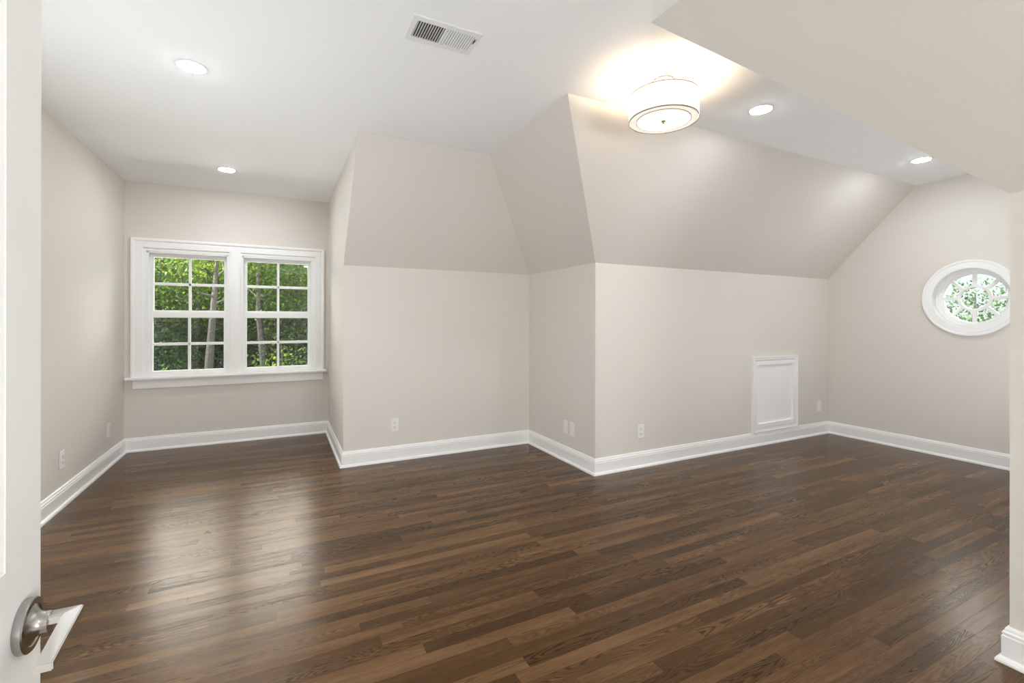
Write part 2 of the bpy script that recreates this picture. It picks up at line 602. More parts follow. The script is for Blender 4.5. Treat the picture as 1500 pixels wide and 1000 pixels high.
shell(slab('wall_front', [(XE + .001, YE, E0), (XR, YE, E0), (XR, YE, K), (XE + .001, YE, K)], (0, -1, 0), M['wall'], 0.09,
           holes=[[(FX0, YE, FZ0), (FX1, YE, FZ0), (FX1, YE, FZ1), (FX0, YE, FZ1)]]),
      'beige low wall hidden behind the near right corner', 'wall')
shell(slab('wall_near', [(XE, YE, E0), (XE, YH, E0), (XE, YH, K), (XE, YE, K)], (1, 0, 0), M['wall'], 0.09),
      'pale wall end at the right edge of the picture', 'wall')
# entry wall stub that carries the door, and the hall end wall with its added window
shell(slab('wall_entry', [(XL, -0.02, E0), (-0.315, -0.02, E0), (-0.315, -0.02, H), (XL, -0.02, H)], (0, -1, 0), M['wall'], 0.12),  # opening to its right left wide to let the hall fill in
      'short wall beside the opening that carries the white door', 'wall')
HX0, HX1, HZ0, HZ1 = 0.95, 2.22, 0.10, 1.72
shell(slab('wall_hall', [(XL - .1, YH, E0), (XE + .1, YH, E0), (XE + .1, YH, H + .1), (XL - .1, YH, H + .1)], (0, -1, 0), M['wall'], 0.08,
           holes=[[(HX0, YH, HZ0), (HX1, YH, HZ0), (HX1, YH, HZ1), (HX0, YH, HZ1)]]),
      'end wall of the hall behind the entry opening', 'wall')

# ------------------------------------------------------------------ baseboards
BP = [(0, 0), (0.030, 0), (0.030, 0.007), (0.0265, 0.015), (0.021, 0.020), (0.0165, 0.021), (0.0165, 0.094), (0.0125, 0.0965),
      (0.0125, 0.0995), (0.0155, 0.101), (0.0150, 0.108), (0.0105, 0.113), (0.0095, 0.120), (0.0065, 0.126), (0.004, BASE_H), (0, BASE_H)]
path = [(XL, 0.0), (XL, YW), (XA, YW), (XA, YA), (XB, YA), (XB, YB), (XR, YB), (XR, YE), (XE, YE), (XE, YH)]
bnames = [('left', 'along the left wall'), ('window', 'under the double window'), ('cheek', 'on the right side of the window alcove'),
          ('middle', 'along the wall right of the window alcove'), ('return', 'along the short return wall'),
          ('back', 'along the access hatch wall'), ('right', 'under the round window'), ('front', 'behind the near right corner'),
          ('near', 'around the wall end at the right picture edge')]
for i, (s, where) in enumerate(bnames):
    bm = bmesh.new()
    sweep(bm, path, False, BP, lambda p, h: (p.x, p.y, h), i, i + 1)
    shell(mesh_obj('baseboard_' + s, bm, M['trim']), 'white moulded baseboard ' + where, 'baseboard')

# ------------------------------------------------------------------ double window
def wmap(y0):
    return lambda p, h: (p.x, y0 - h, p.y)


win = empty('window_1', (0, 0, 0))
tag(win, 'white double sash window with grilles facing green trees', 'window', kind='structure')
CI = (-1.143, 0.335, 0.690, 1.893)           # inner edge of the casing: x0, x1, sill, head
bm = bmesh.new()
CP = [(0, 0), (0, 0.013), (-0.003, 0.016), (-0.050, 0.018), (-0.053, 0.0155), (-0.057, 0.0155), (-0.060, 0.019), (-0.066, 0.026),
      (-0.070, 0.028), (-0.086, 0.028), (-0.088, 0.026), (-0.088, 0)]
sweep(bm, [(CI[0], CI[2]), (CI[0], CI[3]), (CI[1], CI[3]), (CI[1], CI[2])], False, CP, wmap(YW))
mesh_obj('casing', bm, M['trim'], win)
MX0, MX1 = -0.452, -0.356
bm = bmesh.new()
box(bm, MX0, MX1, YW - 0.0145, YW + 0.03, CI[2], CI[3] + .002, 0.003)
box(bm, MX0 + .012, MX1 - .012, YW - 0.018, YW, CI[2], CI[3] + .002, 0.002)
mesh_obj('mullion_casing', bm, M['trim'], win)
bm = bmesh.new()   # stool with a rounded nose
st = [(-0.062, 0.664), (-0.066, 0.668), (-0.068, 0.677), (-0.066, 0.686), (-0.062, 0.690), (0.10, 0.690), (0.10, 0.664)]
lo = [bm.verts.new((-1.262, YW + a, z)) for a, z in st]
hi = [bm.verts.new((0.446, YW + a, z)) for a, z in st]
bm.faces.new(lo); bm.faces.new(hi[::-1])
for i in range(len(st)):
    j = (i + 1) % len(st)
    bm.faces.new((lo[i], hi[i], hi[j], lo[j]))
stool = mesh_obj('window_stool', bm, M['trim'], win)
bm = bmesh.new()
box(bm, -1.218, 0.412, YW - 0.018, YW, 0.580, 0.664, 0.003)
mesh_obj('apron', bm, M['trim'], win)
UNITS = [(-1.118, -1.076, -0.505, -0.463), (-0.346, -0.304, 0.265, 0.307)]
bm = bmesh.new()                               # jambs, head and sill of both units
for x0, x1 in ((WX0 - .004, UNITS[0][0]), (UNITS[0][3], UNITS[1][0]), (UNITS[1][3], WX1 + .004)):
    box(bm, x0, x1, YW - 0.002, YW + 0.145, 0.66, 1.892)
box(bm, UNITS[0][0], UNITS[0][3], YW - 0.002, YW + 0.145, 1.866, 1.892)
box(bm, UNITS[1][0], UNITS[1][3], YW - 0.002, YW + 0.145, 1.866, 1.892)
for u in UNITS:                                # interior stops
    box(bm, u[0], u[0] + .014, YW + 0.004, YW + 0.034, 0.69, 1.866, .002)
    box(bm, u[3] - .014, u[3], YW + 0.004, YW + 0.034, 0.69, 1.866, .002)
    box(bm, u[0], u[3], YW + 0.004, YW + 0.034, 1.852, 1.866, .002)
    box(bm, u[0], u[3], YW + 0.099, YW + 0.150, 0.62, 0.672)
mesh_obj('jamb', bm, M['trim'], win)


def sash(u, z0, z1, g0, g1, y0, y1):
    xm = (u[1] + u[2]) / 2
    zm = (g0 + g1) / 2
    bm = bmesh.new()
    box(bm, u[0], u[1], y0, y1, z0, z1, .002)
    box(bm, u[2], u[3], y0, y1, z0, z1, .002)
    box(bm, u[1] - .003, u[2] + .003, y0, y1, z0, g0, .002)
    box(bm, u[1] - .003, u[2] + .003, y0, y1, g1, z1, .002)
    s = mesh_obj('sash', bm, M['trim'], win)
    bm = bmesh.new()
    box(bm, xm - .0115, xm + .0115, y0 + .006, y1 - .004, g0 - .002, g1 + .002, .003)
    box(bm, u[1] - .002, u[2] + .002, y0 + .006, y1 - .004, zm - .013, zm + .013, .003)
    mesh_obj('muntin', bm, M['trim'], s)
    bm = bmesh.new()
    ym = (y0 + y1) / 2
    box(bm, u[1] - .004, u[2] + .004, ym - .002, ym + .002, g0 - .004, g1 + .004)
    mesh_obj('pane', bm, M['glass'], s)
    return s


for u in UNITS:
    sash(u, 1.262, 1.866, 1.312, 1.818, YW + .068, YW + .098)       # upper, outer track
    s = sash(u, 0.690, 1.298, 0.735, 1.241, YW + .034, YW + .066)   # lower, inner track
    bm = bmesh.new()                                                # sash lock on the meeting rail
    xm = (u[1] + u[2]) / 2
    box(bm, xm - .03, xm + .03, YW + .036, YW + .062, 1.298, 1.304, .002)
    box(bm, xm - .008, xm + .03, YW + .040, YW + .052, 1.304, 1.312, .002)
    mesh_obj('sash_lock', bm, M['trim'], s)
    bm = bmesh.new()
    box(bm, u[0] + .01, u[3] - .01, YW + .118, YW + .1185, 0.675, 1.285)
    mesh_obj('insect_screen', bm, M['screen'], win)

# ------------------------------------------------------------------ round window
rw = empty('window_2', (XR, RWY, RWZ))
tag(rw, 'round white window with eight spoke muntins in the gable wall', 'window', kind='structure')
bm = bmesh.new()
lathe(bm, [(0.257, 0.0), (0.257, -0.014), (0.260, -0.017), (0.302, -0.020), (0.305, -0.017), (0.309, -0.017), (0.312, -0.022),
           (0.326, -0.024), (0.331, -0.020), (0.331, 0.0)], 96, 'X', closed=True)
mesh_obj('casing', bm, M['trim'], rw)
bm = bmesh.new()
lathe(bm, [(0.2575, -0.004), (0.2575, 0.140), (0.266, 0.140), (0.266, -0.004)], 96, 'X', closed=True)
mesh_obj('jamb', bm, M['trim'], rw)
bm = bmesh.new()
lathe(bm, [(0.2575, 0.062), (0.246, 0.062), (0.243, 0.066), (0.243, 0.072), (0.231, 0.072), (0.228, 0.076), (0.214, 0.080), (0.212, 0.084),
           (0.212, 0.110), (0.2575, 0.110)], 96, 'X', closed=True)
s = mesh_obj('sash', bm, M['trim'], rw)
bm = bmesh.new()
lathe(bm, [(0.093, 0.090), (0.093, 0.102), (0.118, 0.102), (0.118, 0.090), (0.114, 0.084), (0.097, 0.084)], 64, 'X', closed=True)
mesh_obj('center_ring', bm, M['trim'], s)
for k in range(8):
    bm = bmesh.new()
    box(bm, 0.085, 0.102, -0.0145, 0.0145, 0.112, 0.216, .003)
    bmesh.ops.rotate(bm, verts=bm.verts, cent=(0, 0, 0), matrix=Matrix.Rotation(k * math.pi / 4, 3, 'X'))
    mesh_obj('spoke', bm, M['trim'], s)
bm = bmesh.new()
lathe(bm, [(0, 0.094), (0.216, 0.094), (0.216, 0.098), (0, 0.098)], 64, 'X')
mesh_obj('pane', bm, M['glass'], s)

# ------------------------------------------------------------------ added unseen windows backing the fill lamps: hall, wing, left wall
def added_window(name, x0, x1, y, z0, z1, label, loc=None, rz=0):
    w = empty(name, loc or ((x0 + x1) / 2, y, 0), rz)
    tag(w, label, 'window', kind='structure')
    c = (x0 + x1) / 2
    bm = bmesh.new()
    sweep(bm, [(x0 - c, z0), (x0 - c, z1), (x1 - c, z1), (x1 - c, z0)], True,
          [(0.004, -0.07), (0.004, 0.015), (-0.07, 0.018), (-0.07, 0), (-0.004, 0), (-0.004, -0.07)], lambda p, h: (p.x, h, p.y))
    mesh_obj('casing', bm, M['trim'], w)
    bm = bmesh.new()
    box(bm, x0 - c, x1 - c, -0.05, -0.046, z0, z1)
    mesh_obj('pane', bm, M['glass'], w)
    bm = bmesh.new()  # added opaque sheet that keeps the sky out behind the lamp
    box(bm, x0 - c + .003, x1 - c - .003, -0.030, -0.028, z0 + .003, z1 - .003)
    mesh_obj('sky_blocker', bm, M['plate'], w)


added_window('added_window_3', HX0, HX1, YH, HZ0, HZ1, 'added unseen hall window backing a fill lamp')
added_window('added_window_4', FX0, FX1, YE, FZ0, FZ1, 'added unseen low window backing a fill lamp beyond the near right corner')
added_window('added_window_5', 1.30, 3.10, 0, 0.45, 1.50, 'added unseen window backing a fill lamp in the left wall behind the open door', (XL, 2.20, 0), -math.pi / 2)

# ------------------------------------------------------------------ door at the left edge of the picture
DX, DY0, DY1 = -0.26, -0.01, 0.759
door = empty('door_1', (DX, DY0, 0))
tag(door, 'white panel door standing open at the left picture edge', 'door', kind='structure')
W_ = DY1 - DY0
T = 0.035
bm = bmesh.new()
PY0, PY1 = 0.085, W_ - 0.080                    # panel edges along the door
zs = [(0.26, 0.72), (0.951, 1.93)]              # lower and upper panel
box(bm, -T, 0, 0, PY0, 0.01, 2.04)
box(bm, -T, 0, PY1, W_, 0.01, 2.04)
for z0, z1 in ((0.01, zs[0][0]), (zs[0][1], zs[1][0]), (zs[1][1], 2.04)):
    box(bm, -T, 0, PY0, PY1, z0, z1)
d_leaf = mesh_obj('door_frame', bm, M['trim'], door)
for z0, z1 in zs:
    bm = bmesh.new()
    # ovolo bevel around the panel, then the flat field
    sweep(bm, [(PY0, z0), (PY1, z0), (PY1, z1), (PY0, z1)], True, [(0, -T / 2), (0, -0.0008), (-0.004, -0.0020), (-0.013, -0.0050), (-0.016, -0.0052), (-0.016, -T / 2)],
          lambda p, h: (h, p.x, p.y))
    box(bm, -T + .0052, -0.0052, PY0 + .014, PY1 - .014, z0 + .014, z1 - .014)
    mesh_obj('door_panel', bm, M['trim'], door)

HYc, HZc = 0.717 - DY0, 0.872                   # handle centre in door coordinates
lv = empty('door_handle', (0, HYc, HZc))
lv.parent = door
lv['label'] = 'satin nickel lever handle'
bm = bmesh.new()
lathe(bm, [(0, 0.0), (0.0285, 0.0), (0.0292, 0.001), (0.0292, 0.0075), (0.0280, 0.0088), (0.0225, 0.0090), (0.0215, 0.0078), (0, 0.0078)], 64, 'X')
r = mesh_obj('rosette', bm, M['nickel'], lv, smooth=True)
bm = bmesh.new()
lathe(bm, [(0.0215, 0.0078), (0.0185, 0.0088), (0.0150, 0.0112), (0.0125, 0.0142), (0.0113, 0.0175), (0.0110, 0.0230), (0.0102, 0.0238), (0, 0.0238)], 48, 'X')
mesh_obj('collar', bm, M['nickel'], lv, smooth=True)
# lever: flat bar out of the collar, turned back toward the hinge and sloping slightly down
bm = bmesh.new()
hw2, th = 0.0080, 0.0048
tip = -0.078
outl = [(0.020, hw2), (0.0505, hw2), (0.0505, tip), (0.0355, tip), (0.0355, -hw2), (0.020, -hw2)]
def lz(yy): return 0.0035 + min(0.0, yy + hw2) * 0.19
top = [bm.verts.new((a, b, lz(b) + th)) for a, b in outl]
bot = [bm.verts.new((a, b, lz(b) - th)) for a, b in outl]
bm.faces.new((top[0], top[1], top[2], top[3], top[4], top[5]))
bm.faces.new((bot[5], bot[4], bot[3], bot[2], bot[1], bot[0]))
for i in range(6):
    j = (i + 1) % 6
    bm.faces.new((top[i], bot[i], bot[j], top[j]))
bmesh.ops.recalc_face_normals(bm, faces=bm.faces)
bmesh.ops.bevel(bm, geom=list(bm.edges), offset=0.0012, segments=2, affect='EDGES')
mesh_obj('lever', bm, M['chrome'], lv)

# ------------------------------------------------------------------ access hatch
hx0, hx1, hz0, hz1 = 4.096, 4.796, 0.131, 0.868
ah = empty('access_hatch', ((hx0 + hx1) / 2, YB, hz0))
tag(ah, 'small white framed access hatch low in the beige wall above the baseboard', 'hatch')
cxh = (hx0 + hx1) / 2
fm = lambda p, h: (p.x - cxh, -h, p.y - hz0)
bm = bmesh.new()
ring = [(hx0, hz0), (hx0, hz1), (hx1, hz1), (hx1, hz0)]       # clockwise: offset to the right is inward
sweep(bm, ring, True, [(0, 0), (0, 0.024), (0.002, 0.027), (0.010, 0.027), (0.013, 0.022), (0.032, 0.021), (0.036, 0.016), (0.036, 0)], fm)
mesh_obj('casing', bm, M['trim'], ah)
bm = bmesh.new()
sweep(bm, ring, True, [(0.039, 0), (0.039, 0.020), (0.041, 0.022), (0.080, 0.022), (0.082, 0.020), (0.082, 0)], fm)
dr = mesh_obj('hatch_door', bm, M['trim'], ah)
bm = bmesh.new()
box(bm, hx0 + .080 - cxh, hx1 - .080 - cxh, -0.003, 0.0, .080, hz1 - hz0 - .080)
mesh_obj('recessed_panel', bm, M['trim'], dr)

# ------------------------------------------------------------------ wall plates (built facing -Y, back on the wall plane)
def plate_base(name, loc, rz):
    root = empty(name, loc, rz)
    bm = bmesh.new()
    box(bm, -0.035, 0.035, -0.006, 0.0, -0.0575, 0.0575, .0025)
    mesh_obj('cover_plate', bm, M['plate'], root)
    return root


def duplex(loc, rz):
    root = plate_base('wall_outlet', loc, rz)
    for s in (-1, 1):
        bm = bmesh.new()
        box(bm, -0.0165, 0.0165, -0.0085, -0.004, s * .0195 - .0135, s * .0195 + .0135, .002)
        rc = mesh_obj('receptacle', bm, M['plate'], root)
        for dx, hh in ((-.0065, .0042), (.0065, .0035)):
            bm = bmesh.new()
            box(bm, dx - .0012, dx + .0012, -0.0089, -0.0084, s * .0195 + .001 - hh, s * .0195 + .003 + hh)
            mesh_obj('slot', bm, M['slot'], rc)
        bm = bmesh.new()
        box(bm, -.0022, .0022, -0.0089, -0.0084, s * .0195 - .0105, s * .0195 - .0065, .0003)
        mesh_obj('ground_hole', bm, M['slot'], rc)
    bm = bmesh.new()
    lathe(bm, [(0, -0.0072), (0.003, -0.0068), (0.0034, -0.005), (0, -0.005)], 16, 'Y')
    mesh_obj('screw', bm, M['plate'], root)
    return root


def decora(loc, rz, name='wall_outlet'):
    root = plate_base(name, loc, rz)
    bm = bmesh.new()
    box(bm, -0.0165, 0.0165, -0.0082, -0.004, -0.0335, 0.0335, .002)
    rc = mesh_obj('insert', bm, M['plate'], root)
    return root


def blank(loc, rz):
    root = plate_base('blank_wall_plate', loc, rz)
    for s in (-1, 1):
        bm = bmesh.new()
        lathe(bm, [(0, -0.0072), (0.003, -0.0068), (0.0034, -0.005), (0, -0.005)], 16, 'Y', origin=(0, 0, s * .042))
        mesh_obj('screw', bm, M['plate'], root)
    return root


ZP = 0.302
G = 'white wall plates above the baseboards'
R90 = math.pi / 2
tag(duplex((XL, 4.034, ZP), R90), 'white duplex outlet on the left wall, nearer the door', 'outlet', G)
tag(duplex((XL, 4.954, ZP), R90), 'white duplex outlet on the left wall, nearest the window alcove corner', 'outlet', G)
tag(duplex((0.894, YA, 0.309), 0), 'white duplex outlet with dark slots, right of the window alcove', 'outlet', G)
tag(duplex((2.695, YB, 0.297), 0), 'white duplex outlet on the hatch wall, just right of the outer corner', 'outlet', G)
tag(blank((XB, 3.390, 0.294), -R90), 'blank white wall plate, left of the pair on the return wall', 'wall plate', G)
tag(decora((XB, 3.290, 0.293), -R90), 'white rectangular outlet, right of the pair on the return wall', 'outlet', G)
tag(blank((5.198, YB, 0.300), 0), 'blank white wall plate between the access hatch and the far corner', 'wall plate', G)
tag(blank((XA, 5.03, 0.315), -R90), 'white wall plate seen edge on inside the window alcove', 'wall plate', G)

# ------------------------------------------------------------------ recessed lights
def downlight(x, y):
    root = empty('recessed_light', (x, y, H))
    bm = bmesh.new()
    lathe(bm, [(0.058, 0.0), (0.058, -0.004), (0.068, -0.004), (0.072, -0.002), (0.073, 0.0)], 48, closed=True)
    mesh_obj('trim_ring', bm, M['plate'], root, smooth=True)
    bm = bmesh.new()
    lathe(bm, [(0.0585, -0.001), (0.0585, -0.0050), (0.054, -0.0068), (0.035, -0.0080), (0, -0.0085)], 48)
    mesh_obj('lens', bm, M['led'], root, smooth=True)
    return root


G = 'round recessed ceiling lights'
dl = downlight(-0.402, 2.812)
for i, (x, y, lab) in enumerate([
        (-0.402, 2.812, 'round lit recessed ceiling light nearest the white door'),
        (-0.408, 4.600, 'round lit recessed ceiling light in front of the double window'),
        (2.597, 1.825, 'round lit recessed ceiling light just right of the drum lamp'),
        (4.540, 1.820, 'round lit recessed ceiling light nearest the round window'),
        (-0.402, 0.95, 'round lit recessed ceiling light above the open door'),
        (0.55, -1.10, 'added unseen recessed fill light in the hall')]):  # added out of view to help light the room
    o = dl if i == 0 else copy_tree(dl)
    o.location = (x, y, H)
    tag(o, lab, 'ceiling light', G)

# ------------------------------------------------------------------ drum lamp
LX, LY = 1.815, 1.832
lamp = empty('drum_ceiling_lamp', (LX, LY, H))
tag(lamp, 'lit white fabric drum lamp hanging close under the ceiling', 'ceiling lamp')
bm = bmesh.new()
lathe(bm, [(0, 0), (0.062, 0), (0.062, -0.010), (0.058, -0.016), (0.030, -0.020), (0, -0.021)], 48)
mesh_obj('canopy', bm, M['nickel'], lamp, smooth=True)
bm = bmesh.new()
lathe(bm, [(0, -0.018), (0.007, -0.018), (0.007, -0.032), (0.013, -0.036), (0.013, -0.046), (0.007, -0.050), (0.0055, -0.1), (0.0055, -0.205), (0, -0.205)], 24)
for a in (0, 2.094, 4.189):                   # spider arms inside the shade
    c_, s_ = math.cos(a), math.sin(a)
    v = [bm.verts.new((c_ * rr - s_ * ss, s_ * rr + c_ * ss, zz)) for rr, ss, zz in
         ((0, -.002, -.094), (.174, -.002, -.094), (.174, .002, -.094), (0, .002, -.094), (0, -.002, -.099), (.174, -.002, -.099), (.174, .002, -.099), (0, .002, -.099))]
    for q in ((0, 1, 2, 3), (7, 6, 5, 4), (0, 4, 5, 1), (1, 5, 6, 2), (2, 6, 7, 3), (3, 7, 4, 0)):
        bm.faces.new([v[i] for i in q])
mesh_obj('stem', bm, M['nickel'], lamp)
SR, ZT, ZB = 0.177, -0.090, -0.216
bm = bmesh.new()
lathe(bm, [(SR, ZB), (SR, ZT), (SR - .002, ZT), (SR - .002, ZB)], 96, closed=True)
sh = mesh_obj('shade', bm, M['shade'], lamp, smooth=False)
for z, nm in ((ZT, 'rim'), (ZB, 'rim')):
    bm = bmesh.new()
    lathe(bm, [(SR + .0012, z - .003), (SR + .0012, z + .003), (SR - .003, z + .003), (SR - .003, z - .003)], 96, closed=True)
    mesh_obj(nm, bm, M['tan'] if z == ZT else M['nickel'], sh)
bm = bmesh.new()
lathe(bm, [(0.140, ZB), (SR - .004, ZB), (SR - .004, ZB + .003), (0.140, ZB + .003)], 96, closed=True)
mesh_obj('lower_ring', bm, M['lower'], sh)
bm = bmesh.new()
lathe(bm, [(0, ZB - .003), (0.137, ZB - .003), (0.137, ZB + .002), (0, ZB + .002)], 96)
df = mesh_obj('diffuser', bm, M['diffuser'], lamp)
bm = bmesh.new()
lathe(bm, [(0.1365, ZB - .0035), (0.1395, ZB - .0035), (0.1395, ZB + .003), (0.1365, ZB + .003)], 96, closed=True)
mesh_obj('diffuser_rim', bm, M['nickel'], df)
bm = bmesh.new()
lathe(bm, [(0, ZB - .018), (0.004, ZB - .017), (0.007, ZB - .013), (0.007, ZB - .010), (0.011, ZB - .007), (0.011, ZB - .003), (0, ZB - .003)], 24)
mesh_obj('finial', bm, M['nickel'], df, smooth=True)
for a in (0.4, 2.5, 4.6):
    ld = bpy.data.lights.new('bulb', 'POINT')
    ld.energy = 6.5
    ld.color = (1.0, 0.76, 0.52)
    ld.shadow_soft_size = 0.05
    lo_ = bpy.data.objects.new('bulb', ld)
    C.objects.link(lo_)
    lo_.parent = lamp
    lo_.location = (0.085 * math.cos(a), 0.085 * math.sin(a), -0.145)

# ------------------------------------------------------------------ ceiling vent
vx0, vx1, vy0, vy1 = 0.495, 0.808, 1.903, 2.083
vx, vy = (vx0 + vx1) / 2, (vy0 + vy1) / 2
vent = empty('ceiling_vent', (vx, vy, H))
tag(vent, 'white rectangular louvred air vent in the ceiling', 'vent')
hx, hy = (vx1 - vx0) / 2, (vy1 - vy0) / 2
ix, iy = 0.131, 0.061
bm = bmesh.new()
sweep(bm, [(-hx, -hy), (-hx, hy), (hx, hy), (hx, -hy)], True,
      [(0, 0), (0, -0.003), (0.004, -0.006), (hx - ix, -0.007), (hx - ix, 0)], lambda p, h: (p.x, p.y, h))
bmx = bm
# square the inner opening's long sides
box(bm, -ix - .002, ix + .002, -hy + .02, -iy, -0.007, -0.0005)
box(bm, -ix - .002, ix + .002, iy, hy - .02, -0.007, -0.0005)
box(bm, -0.005, 0.005, -iy, iy, -0.007, -0.0005)
mesh_obj('vent_frame', bm, M['vent'], vent)
bm = bmesh.new()  # dark sheet stands in for the shaded duct interior
box(bm, -ix - .004, ix + .004, -iy - .004, iy + .004, -0.0006, -0.0001)
mesh_obj('duct_shade_sheet', bm, M['duct'], vent)
for bank, sgn in ((-1, -1), (1, 1)):
    for k in range(11):
        xc = bank * (0.0125 + k * 0.0113)
        bm = bmesh.new()
        w2 = 0.0042
        dx, dz = w2 * 0.80, w2 * 0.60
        z0 = -0.0036
        p = [(xc - sgn * dx, z0 + dz), (xc + sgn * dx, z0 - dz)]
        nrm = (0.0005 * 0.6, 0.0005 * 0.8 * sgn)
        vs = []
        for yy in (-iy, iy):
            vs.append([bm.verts.new((a + q * nrm[0], yy, b + q * nrm[1])) for (a, b), q in ((p[0], 1), (p[1], 1), (p[1], -1), (p[0], -1))])
        bm.faces.new(vs[0]); bm.faces.new(vs[1][::-1])
        for i in range(4):
            j = (i + 1) % 4
            bm.faces.new((vs[0][i], vs[0][j], vs[1][j], vs[1][i]))
        mesh_obj('louver', bm, M['vent'], vent)
bm = bmesh.new()
box(bm, ix + .004, ix + .0065, -0.045, -0.015, -0.013, -0.006, .0008)
mesh_obj('damper_lever', bm, M['slot'], vent)

# ------------------------------------------------------------------ outside: ground and trees
GZ = -3.4
bm = bmesh.new()
bm.faces.new([bm.verts.new(p) for p in ((-60, -60, GZ), (80, -60, GZ), (80, 80, GZ), (-60, 80, GZ))])
shell(mesh_obj('ground', bm, M['lawn']), 'green lawn around the house below the windows', 'ground')


bm = bmesh.new()  # added unseen slab that bounces sun up to the alcove ceiling
box(bm, -4.2, 3.4, YW + .16, 9.2, -0.62, -0.50, .01)
box(bm, -4.26, 3.46, 9.2, 9.26, -0.70, -0.47, .006)
shell(mesh_obj('bounce_slab', bm, M['reflector']), 'added unseen light-bouncing roof just below the double window', 'reflector')


def tube(bm, pts, rad, seg=8):
    rings = []
    for i, (p, r) in enumerate(zip(pts, rad)):
        p = Vector(p)
        d = (Vector(pts[min(i + 1, len(pts) - 1)]) - Vector(pts[max(i - 1, 0)])).normalized()
        u = d.orthogonal().normalized()
        if abs(d.x) < 0.9:
            u = (Vector((1, 0, 0)) - d * d.x).normalized()
        w = d.cross(u)
        rings.append([bm.verts.new(p + (u * math.cos(2 * math.pi * k / seg) + w * math.sin(2 * math.pi * k / seg)) * r) for k in range(seg)])
    for a, b in zip(rings[:-1], rings[1:]):
        for k in range(seg):
            j = (k + 1) % seg
            bm.faces.new((a[k], a[j], b[j], b[k]))
    bm.faces.new(rings[0][::-1]); bm.faces.new(rings[-1])


def tree(x, y, height, crown_r, crown_z0, leafm, n_clu, per, leaf, seed, label, trunk_r=0.16, lean=(0, 0), spread=0.30, fork=True):
    rng = np.random.default_rng(seed)
    root = empty('tree', (x, y, GZ))
    tag(root, label, 'tree', 'trees outside the windows')
    top = height * 0.93
    bm = bmesh.new()
    pts = [(lean[0] * t * t, lean[1] * t * t, top * t) for t in (0, .15, .35, .55, .75, 1)]
    wob = rng.normal(0, 0.06, (6, 2)); wob[0] = 0
    pts = [(p[0] + w[0], p[1] + w[1], p[2]) for p, w in zip(pts, wob)]
    tube(bm, pts, [trunk_r * q for q in (1.15, 1, .85, .65, .45, .12)], 10)
    mesh_obj('trunk', bm, M['bark'], root, smooth=True)
    ends = []
    for k in range(9 if fork else 3):
        t = rng.uniform(crown_z0 / height * .9, .85)
        i = t * 5
        a = min(int(np.interp(t, [0, .15, .35, .55, .75, 1], [0, 1, 2, 3, 4, 5])), 4)
        tt = [0, .15, .35, .55, .75, 1]
        f = (t - tt[a]) / (tt[a + 1] - tt[a])
        p0 = Vector(pts[a]).lerp(Vector(pts[a + 1]), f)
        ang = rng.uniform(0, 2 * math.pi)
        ln = crown_r * rng.uniform(.6, .95)
        up = rng.uniform(.2, .8) * ln
        p1 = p0 + Vector((math.cos(ang) * ln * .5, math.sin(ang) * ln * .5, up * .35))
        p2 = p0 + Vector((math.cos(ang + .25) * ln, math.sin(ang + .25) * ln, up))
        bm = bmesh.new()
        br = trunk_r * (.38 if fork else .22)
        tube(bm, [p0, p1, p2], [br, br * .6, br * .2], 6)
        mesh_obj('branch', bm, M['bark'], root, smooth=True)
        ends += [p1, p2]
    # leaf clusters through the crown, each a spray of folded leaves
    cz = (crown_z0 + height) / 2
    hz = (height - crown_z0) / 2
    d = rng.normal(size=(n_clu, 3)); d /= np.linalg.norm(d, axis=1)[:, None]
    rad = rng.uniform(0.25, 1, n_clu) ** 0.55
    cen = d * rad[:, None] * np.array([crown_r, crown_r, hz]) + np.array([pts[4][0], pts[4][1], cz])
    pos = np.repeat(cen, per, 0) + rng.normal(0, spread, (n_clu * per, 3)) * np.array([1, 1, .7])
    tone = np.clip(np.repeat(rng.uniform(0, 1, n_clu), per) * .6 + rng.uniform(0, .45, n_clu * per), 0, 1) ** 2.2  # random leaf variation, skewed so few bright leaves stand in for highlights
    n = len(pos)
    ax = rng.normal(size=(n, 3)); ax[:, 2] -= .35; ax /= np.linalg.norm(ax, axis=1)[:, None]
    sd_ = np.cross(ax, rng.normal(size=(n, 3)) * .5 + np.array([0, 0, 1.])); sd_ /= np.linalg.norm(sd_, axis=1)[:, None] + 1e-9
    nm = np.cross(ax, sd_)
    sz = leaf * rng.uniform(.6, 1.25, n)[:, None]
    tip = pos + ax * sz
    l_ = pos + ax * sz * .45 + sd_ * sz * .30 + nm * sz * .10
    r_ = pos + ax * sz * .45 - sd_ * sz * .30 + nm * sz * .10
    verts = np.stack([pos, l_, tip, r_], 1).reshape(-1, 3)
    base = np.arange(n) * 4
    loops = np.stack([base, base + 1, base + 2, base, base + 2, base + 3], 1).reshape(-1)
    me = bpy.data.meshes.new('foliage')
    me.vertices.add(n * 4); me.vertices.foreach_set('co', verts.astype(np.float32).reshape(-1))
    me.loops.add(n * 6); me.loops.foreach_set('vertex_index', loops.astype(np.int32))
    me.polygons.add(n * 2)
    me.polygons.foreach_set('loop_start', (np.arange(n * 2) * 3).astype(np.int32))
    me.polygons.foreach_set('loop_total', np.full(n * 2, 3, np.int32))
    me.update(calc_edges=True)
    at = me.attributes.new('leaf_tone', 'FLOAT', 'POINT')
    at.data.foreach_set('value', np.repeat(tone, 4).astype(np.float32))
    me.materials.append(leafm)
    fo = bpy.data.objects.new('foliage', me)
    C.objects.link(fo)
    fo.parent = root
    return root


T_ = tree
mid, drk, brt, pal = M['leaf_mid'], M['leaf_dark'], M['leaf_bright'], M['leaf_pale']
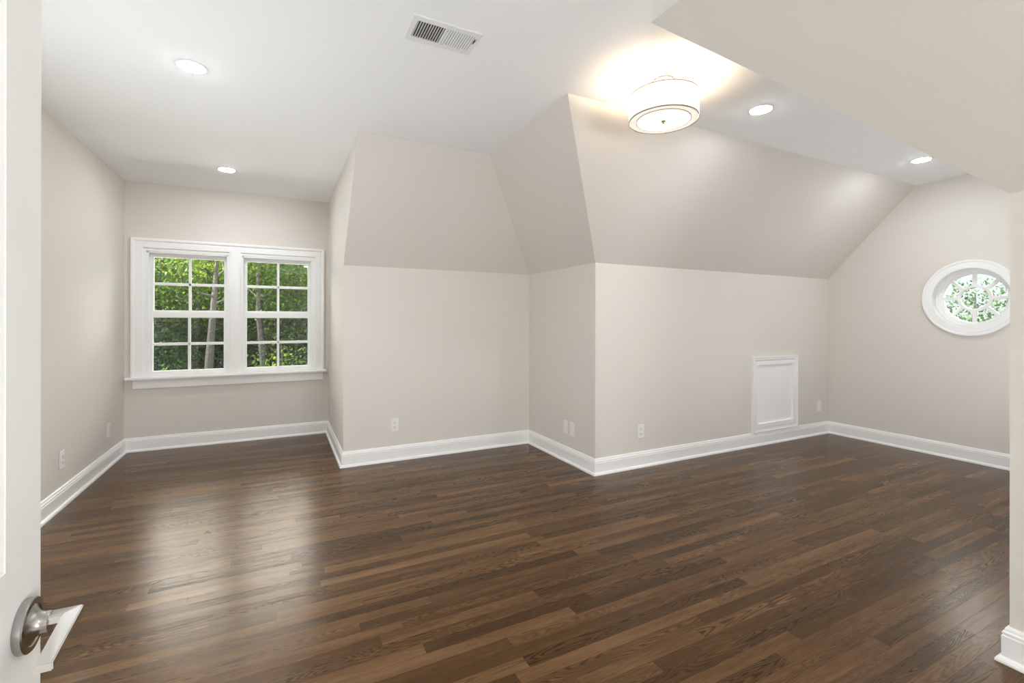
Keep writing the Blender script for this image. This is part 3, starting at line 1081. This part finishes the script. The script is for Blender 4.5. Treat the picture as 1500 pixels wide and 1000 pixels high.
#  x, y, height, crown radius, crown base, leaf, clusters, leaves each, leaf size
T_(-3.1, 11.2, 4.9, 1.25, 1.2, drk, 299, 45, 0.085, 1, 'dark blue green bush tree low in the left sash of the double window', .10)
T_(-2.6, 13.6, 6.6, 1.9, 2.6, mid, 379, 48, 0.089, 2, 'mid green leafy tree behind the left sash of the double window', .17)
T_(-0.95, 12.6, 7.0, 1.35, 4.2, brt, 195, 40, 0.081, 3, 'yellow green leafy tree behind the slender grey trunk in the left sash', .16, (.1, 0))
T_(-1.35, 15.5, 6.9, 2.0, 2.0, mid, 345, 48, 0.096, 4, 'deeper mid green tree behind the yellow green one in the left sash', .19)
T_(0.35, 12.2, 6.5, 1.35, 3.6, mid, 299, 45, 0.081, 5, 'mid green tree filling the upper right sash of the double window', .15)
T_(1.0, 11.0, 4.6, 1.0, 1.5, drk, 229, 45, 0.081, 6, 'dark bush tree low in the right sash of the double window', .09)
T_(0.1, 15.0, 6.9, 1.7, 2.2, brt, 229, 45, 0.089, 7, 'yellow green sunlit tree deep behind the right sash', .17)
T_(-4.6, 16.5, 7.2, 2.6, 1.5, mid, 345, 48, 0.111, 8, 'broad green tree at the left end of the tree row', .2)
T_(2.2, 16.5, 7.2, 2.3, 1.5, drk, 345, 48, 0.111, 9, 'broad dark green tree at the right end of the tree row', .2)
T_(-1.6, 20.0, 8.0, 3.0, 1.0, drk, 482, 48, 0.141, 10, 'large dark tree at the back of the tree row', .24)
T_(1.2, 20.5, 8.0, 2.8, 1.0, mid, 459, 48, 0.141, 11, 'large mid green tree at the back right of the tree row', .24)
T_(-1.22, 10.6, 6.9, 0.9, 5.7, brt, 26, 40, .085, 21, 'slender tree whose bare grey trunk crosses the left sash of the double window', .12, (.12, 0), fork=False)
T_(-0.34, 11.2, 6.9, 0.8, 5.7, brt, 22, 40, .085, 22, 'slender tree whose bare dark trunk crosses the left of the right sash', .10, (-.1, 0), fork=False)
T_(-1.95, 9.9, 3.9, 0.55, 2.5, brt, 20, 36, .08, 23, 'small added yellow green sapling standing in for a sunlit patch low in the left sash of the double window', .04, fork=False, spread=.2)  # added, bright leaves stand in for sunlit patches among dark foliage
T_(0.02, 10.2, 4.5, 0.5, 2.6, brt, 20, 36, .08, 24, 'small added yellow green sapling standing in for a sunlit patch low in the right sash of the double window', .04, fork=False, spread=.2)
# east side, seen through the round window against bright sky
T_(13.2, 4.3, 5.7, 1.1, 3.6, pal, 60, 20, 0.102, 12, 'pale green tree top with bare grey branches seen through the round window', .10, (.2, .1))
T_(14.5, 3.5, 5.9, 1.3, 2.6, pal, 72, 22, 0.111, 13, 'pale green tree at the right of the round window', .11)
T_(17.5, 6.4, 5.2, 1.3, 2.0, mid, 56, 22, 0.128, 14, 'low green tree at the lower left of the round window', .12)
